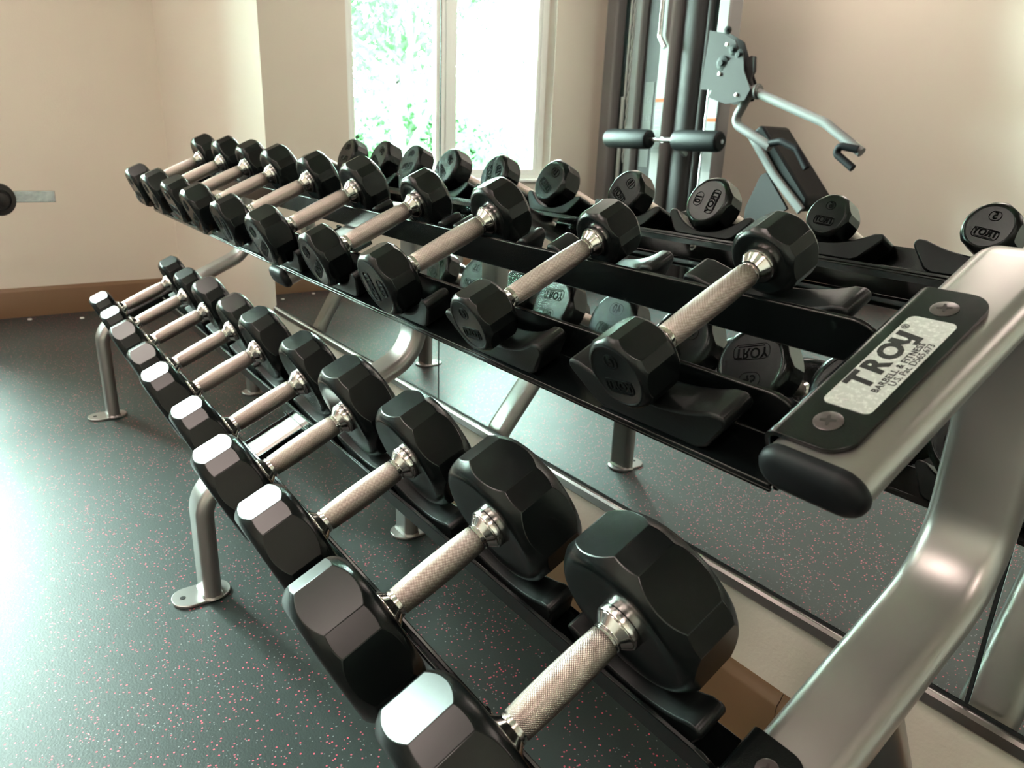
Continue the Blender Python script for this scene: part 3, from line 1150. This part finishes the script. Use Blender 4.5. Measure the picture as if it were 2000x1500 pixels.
# roller pads on a bar
bm = bmesh.new()
rod(bm, (-3.50, -2.75, 0.985), (-2.49, -2.75, 0.985), 0.013)
obj('roller_bar', bm, M['steel'], gym)
bm = bmesh.new()
sweep(bm, fillet([(-2.97, -2.75, 0.985), (-2.97, -2.84, 0.985), (-2.97, -2.99, 0.90)], 0.03), circ(0.018, 12), (1, 0, 0))
obj('roller_bracket', bm, M['silver'], gym)
for x0, x1 in ((-3.47, -3.07), (-2.86, -2.50)):
    bm = bmesh.new()
    r = 0.062
    L_ = x1 - x0
    lathe(bm, [(0, 0), (r * 0.75, 0.002), (r * 0.93, 0.012), (r, 0.03), (r, L_ - 0.03), (r * 0.93, L_ - 0.012), (r * 0.75, L_ - 0.002), (0, L_)], Vector((x0, -2.75, 0.985)), Vector((1, 0, 0)), Vector((0, 1, 0)), 28)
    obj('roller_pad', bm, M['gymvinyl'], gym)
# pivot plates
bm = bmesh.new()
for y in (-2.98, -2.90):
    prism(bm, [Vector((a, y, b)) for a, b in ((-2.80, 1.62), (-2.70, 1.60), (-2.60, 1.55), (-2.55, 1.46), (-2.62, 1.42), (-2.66, 1.33), (-2.72, 1.28), (-2.82, 1.29))], Vector((0, 0.008, 0)))
pv = obj('pivot_plate', bm, M['greyplate'], gym, smooth=False)
bm = bmesh.new()
for y in (-2.965, -2.885):
    prism(bm, [Vector((a, y, b)) for a, b in ((-2.62, 1.44), (-2.52, 1.47), (-2.50, 1.38), (-2.44, 1.28), (-2.47, 1.22), (-2.60, 1.20), (-2.74, 1.24), (-2.70, 1.32))], Vector((0, 0.008, 0)))
pv2 = obj('pivot_plate', bm, M['greyplate'], gym, smooth=False)
bm = bmesh.new()
prism(bm, [Vector((a, -2.93, b)) for a, b in ((-2.51, 1.46), (-2.46, 1.46), (-2.45, 1.38), (-2.47, 1.34), (-2.43, 1.25), (-2.50, 1.26), (-2.53, 1.34))], Vector((0, 0.02, 0)))
obj('stop_block', bm, M['greyplate'], gym, bevel=0.005)
for (x, z, r) in ((-2.60, 1.50, 0.030), (-2.67, 1.43, 0.042), (-2.66, 1.61, 0.022), (-2.55, 1.47, 0.03)):
    bm = bmesh.new()
    lathe(bm, [(0, 0), (r, 0), (r, 0.015), (r * 0.4, 0.02), (r * 0.4, 0.03), (0, 0.03)], Vector((x, -2.895, z)), Vector((0, 1, 0)), Vector((1, 0, 0)), 18)
    obj('pulley', bm, M['gymvinyl'], gym)
for (x, z) in ((-2.64, 1.53), (-2.67, 1.37), (-2.53, 1.25)):
    bm = bmesh.new()
    lathe(bm, [(0, 0), (0.012, 0), (0.011, 0.006), (0, 0.009)], Vector((x, -2.876, z)), Vector((0, 1, 0)), Vector((1, 0, 0)), 12)
    obj('bolt', bm, M['chrome'], pv)
bm = bmesh.new()
rod(bm, (-2.49, -2.93, 1.27), (-2.41, -2.93, 1.27), 0.036, 20)
rod(bm, (-2.475, -2.93, 1.27), (-2.465, -2.93, 1.27), 0.044, 20)
rod(bm, (-2.43, -2.93, 1.27), (-2.42, -2.93, 1.27), 0.044, 20)
obj('pivot_hub', bm, M['armgrey'], gym, sharp=40)
bm = bmesh.new()
sweep(bm, fillet([(-2.49, -2.95, 1.27), (-2.585, -2.95, 1.10), (-2.30, -2.95, 0.965)], 0.05), circ(0.027, 14), (0, 1, 0))
a1 = obj('press_arm', bm, M['armgrey'], gym)
bm = bmesh.new()
sweep(bm, fillet([(-2.31, -2.95, 0.985), (-2.22, -2.93, 1.00), (-2.11, -2.93, 0.96), (-2.03, -2.93, 0.86)], 0.05), circ(0.020, 14), (0, 1, 0))
obj('hand_grip', bm, M['foamgrip'], a1)
bm = bmesh.new()
sweep(bm, fillet([(-2.43, -2.93, 1.265), (-1.96, -2.93, 1.10), (-1.725, -2.93, 0.955)], 0.12), circ(0.026, 14), (0, 1, 0))
a2 = obj('press_arm', bm, M['armgrey'], gym)
bm = bmesh.new()
sweep(bm, fillet([(-1.735, -2.91, 0.97), (-1.83, -2.89, 0.985), (-1.845, -2.89, 0.945), (-1.735, -2.89, 0.875)], 0.022), circ(0.020, 14), (0, 1, 0))
obj('hand_grip', bm, M['foamgrip'], a2)
# leaning back pad and its frame
d_ = Vector((0.44, 0, -0.47)).normalized()
e_ = Vector((0.73, 0, 0.68)).normalized()
bm = bmesh.new()
a_ = Vector((-2.51, -3.30, 1.045))
prism(bm, [a_, a_ + e_ * 0.065, a_ + e_ * 0.085 + d_ * 0.03, a_ + e_ * 0.085 + d_ * 0.56, a_ + e_ * 0.05 + d_ * 0.60, a_ + d_ * 0.60], Vector((0, 0.26, 0)))
bp_ = obj('back_pad', bm, M['gymvinyl'], gym, bevel=0.015)
bm = bmesh.new()
sweep(bm, fillet([a_ + Vector((0.0, 0.27, -0.005)), a_ + d_ * 0.32 + e_ * -0.01 + Vector((0, 0.27, 0)), a_ + d_ * 0.60 + e_ * 0.02 + Vector((0, 0.27, 0))], 0.3), stadium(0.055, 0.03, 6), (1, 0, 0))
obj('pad_edge', bm, M['piping'], bp_)
bm = bmesh.new()
prism(bm, [Vector((a, -3.08, b)) for a, b in ((-2.42, 0.80), (-2.38, 0.82), (-2.20, 0.62), (-2.28, 0.55), (-2.50, 0.48), (-2.50, 0.60))], Vector((0, 0.02, 0)))
obj('adjuster_plate', bm, M['greyplate'], gym, bevel=0.003)
bm = bmesh.new()
sweep(bm, fillet([(-2.72, -2.99, 0.40), (-2.35, -2.99, 0.45), (-1.75, -2.99, 0.42), (-1.75, -2.99, 0.01)], 0.06), circ(0.032, 14), (0, 1, 0))
obj('seat_frame', bm, M['silver'], gym)
bm = boxm(((-2.12, -3.14, 0.455), (-1.74, -2.84, 0.52)))
obj('seat_pad', bm, M['gymvinyl'], gym, bevel=0.02)
gbox('foot_bar', (-1.79, -3.2, 0.0), (-1.71, -2.78, 0.04), 'silver')

# ------------------------------------------------------------------ roller of a bench at the left edge
ben = thing('leg_curl_bench', 'black foam roller with a flat steel bar at the left edge of the photo', 'exercise bench', (-3.05, -1.25, 0))
zc = 0.668
bm = bmesh.new()
r = 0.060
ax = Vector((0.86, 0.42, -0.06))
lathe(bm, [(0, 0), (r * 0.9, 0), (r, 0.008), (r, 0.042), (r * 0.95, 0.046), (r * 0.95, 0.052), (r, 0.056), (r, 0.094), (r * 0.93, 0.102), (r * 0.62, 0.106), (r * 0.60, 0.100), (r * 0.42, 0.100), (r * 0.40, 0.112), (r * 0.2, 0.116), (0, 0.117)],
      Vector((-3.02, -0.845, zc + 0.005)), ax, Vector((0, 0, 1)), 36)
obj('roller_pad', bm, M['vinyl'], ben, sharp=35)
bm = boxm(((-3.05, -1.26, zc - 0.022), (-3.035, -0.615, zc + 0.022)))
obj('flat_bar', bm, M['steel'], ben, bevel=0.002)
bm = bmesh.new()
sweep(bm, [(-3.03, -1.25, 0.04), (-3.03, -1.25, 0.74)], rrect(0.07, 0.07, 0.012), (1, 0, 0))
obj('post', bm, M['silver'], ben)
obj('base', boxm(((-3.45, -1.29, 0.0), (-2.65, -1.21, 0.04))), M['silver'], ben, bevel=0.005)

# small crumbs of paper on the floor by the window wall
for i, (x, y) in enumerate(((-3.86, -0.74), (-3.78, -0.52))):
    bm = bmesh.new()
    prism(bm, [Vector((x + a, y + b, 0.0005)) for a, b in ((-0.012, -0.008), (0.004, -0.010), (0.013, 0.001), (0.006, 0.009), (-0.009, 0.007))], Vector((0.001, 0, 0.005)))
    tag(obj('paper_scrap', bm, M['frame_white'], smooth=False), ['tiny white scrap on the floor by the brown skirting, farther left', 'tiny white scrap on the dark floor nearer the mirror wall corner'][i], 'scrap')

# ------------------------------------------------------------------ outside the window
GZ = -1.6
bm = bmesh.new()
gx = [XL - 0.4 - 1.2 * k for k in range(26)]
gy = [-24 + 1.6 * k for k in range(30)]
grid = [[bm.verts.new((x, y, GZ + max(0, (XL - 3 - x)) * 0.085 + 0.12 * math.sin(x * 0.9) * math.cos(y * 0.7))) for y in gy] for x in gx]
for i in range(len(gx) - 1):
    for j in range(len(gy) - 1):
        bm.faces.new((grid[i][j], grid[i + 1][j], grid[i + 1][j + 1], grid[i][j + 1]))
lawn = obj('lawn', bm, M['grass'])
lawn['kind'] = 'structure'


def leaves(bm, pts, size, n, rad):
    for _ in range(n):
        c = random.choice(pts)
        p = c + Vector((random.gauss(0, rad), random.gauss(0, rad), random.gauss(0, rad * 0.8)))
        u = Vector((random.uniform(-1, 1), random.uniform(-1, 1), random.uniform(-1, 1))).normalized()
        v = u.cross(Vector((random.uniform(-1, 1), random.uniform(-1, 1), random.uniform(-1, 1)))).normalized()
        s = size * random.uniform(0.6, 1.3)
        vs = [bm.verts.new(p + u * s), bm.verts.new(p + v * s * 0.45), bm.verts.new(p - u * s), bm.verts.new(p - v * s * 0.45)]
        bm.faces.new(vs)


def tree(x, y, h, spread, n, label, leaf=0.05, seed=1, dense=0.22):
    random.seed(seed)
    gz = GZ + max(0, (XL - 3 - x)) * 0.085
    t = thing('tree', label, 'tree', (x, y, gz), 'trees outside the window')
    bm = bmesh.new()
    tips = []

    def branch(p, d, L, r, lv):
        path = [p]
        q = p.copy()
        dd = d.copy()
        for k in range(5):
            dd = (dd + Vector((random.gauss(0, 0.13), random.gauss(0, 0.13), random.gauss(0.02, 0.09)))).normalized()
            q = q + dd * L / 5
            path.append(q.copy())
        prof = circ(r, 6)
        n_ = dd.cross(Vector((0.1, 0.2, 1))).normalized()
        rings = []
        for i, pp in enumerate(path):
            tt = (path[min(i + 1, 5)] - path[max(i - 1, 0)]).normalized()
            n_ = (n_ - tt * n_.dot(tt)).normalized()
            b_ = tt.cross(n_)
            f = 1 - 0.6 * i / 5
            rings.append([bm.verts.new(pp + n_ * a * f + b_ * c * f) for a, c in prof])
        for a, b in zip(rings, rings[1:]):
            for i in range(6):
                j = (i + 1) % 6
                bm.faces.new((a[i], b[i], b[j], a[j]))
        if lv >= 3:
            tips.extend(path[2:])
            return
        for k in range(4 if lv else 6):
            i = random.randint(2, 5)
            d2 = (dd * 0.6 + Vector((random.uniform(-1, 1), random.uniform(-1, 1), random.uniform(-0.3, 0.8)))).normalized()
            branch(path[i], d2, L * 0.62, r * 0.5, lv + 1)
        if lv >= 2:
            tips.extend(path[3:])
    branch(Vector((x, y, gz - 0.1)), Vector((0, 0.1, 1)).normalized(), h * 0.55, 0.11, 0)
    obj('trunk', bm, M['bark'], t)
    bm = bmesh.new()
    leaves(bm, tips, leaf, n, dense)
    obj('foliage', bm, M['leaf'], t, smooth=False)


tree(-9.4, -4.6, 6.2, 2, 13000, 'broad leafy tree just outside the window, seen in the mirror through the left pane', 0.062, 3, 0.30)
tree(-14.5, -10.6, 5.0, 2, 2600, 'pale thin tree outside, seen in the mirror through the right pane', 0.06, 11, 0.3)


def hedge(x, y0, y1, h, n, label):
    random.seed(5)
    gz = GZ + max(0, (XL - 3 - x)) * 0.085
    bm = bmesh.new()
    pts = [Vector((x + random.uniform(-0.7, 0.7), random.uniform(y0, y1), gz + random.uniform(0.1, h) * random.uniform(0.7, 1))) for _ in range(500)]
    leaves(bm, pts, 0.13, n, 0.22)
    tag(obj('hedge', bm, M['leaf'], smooth=False), label, 'hedge')


hedge(-18.5, -12.5, -5.0, 3.0, 16000, 'dense pale green hedge across the lawn behind the broad tree outside')
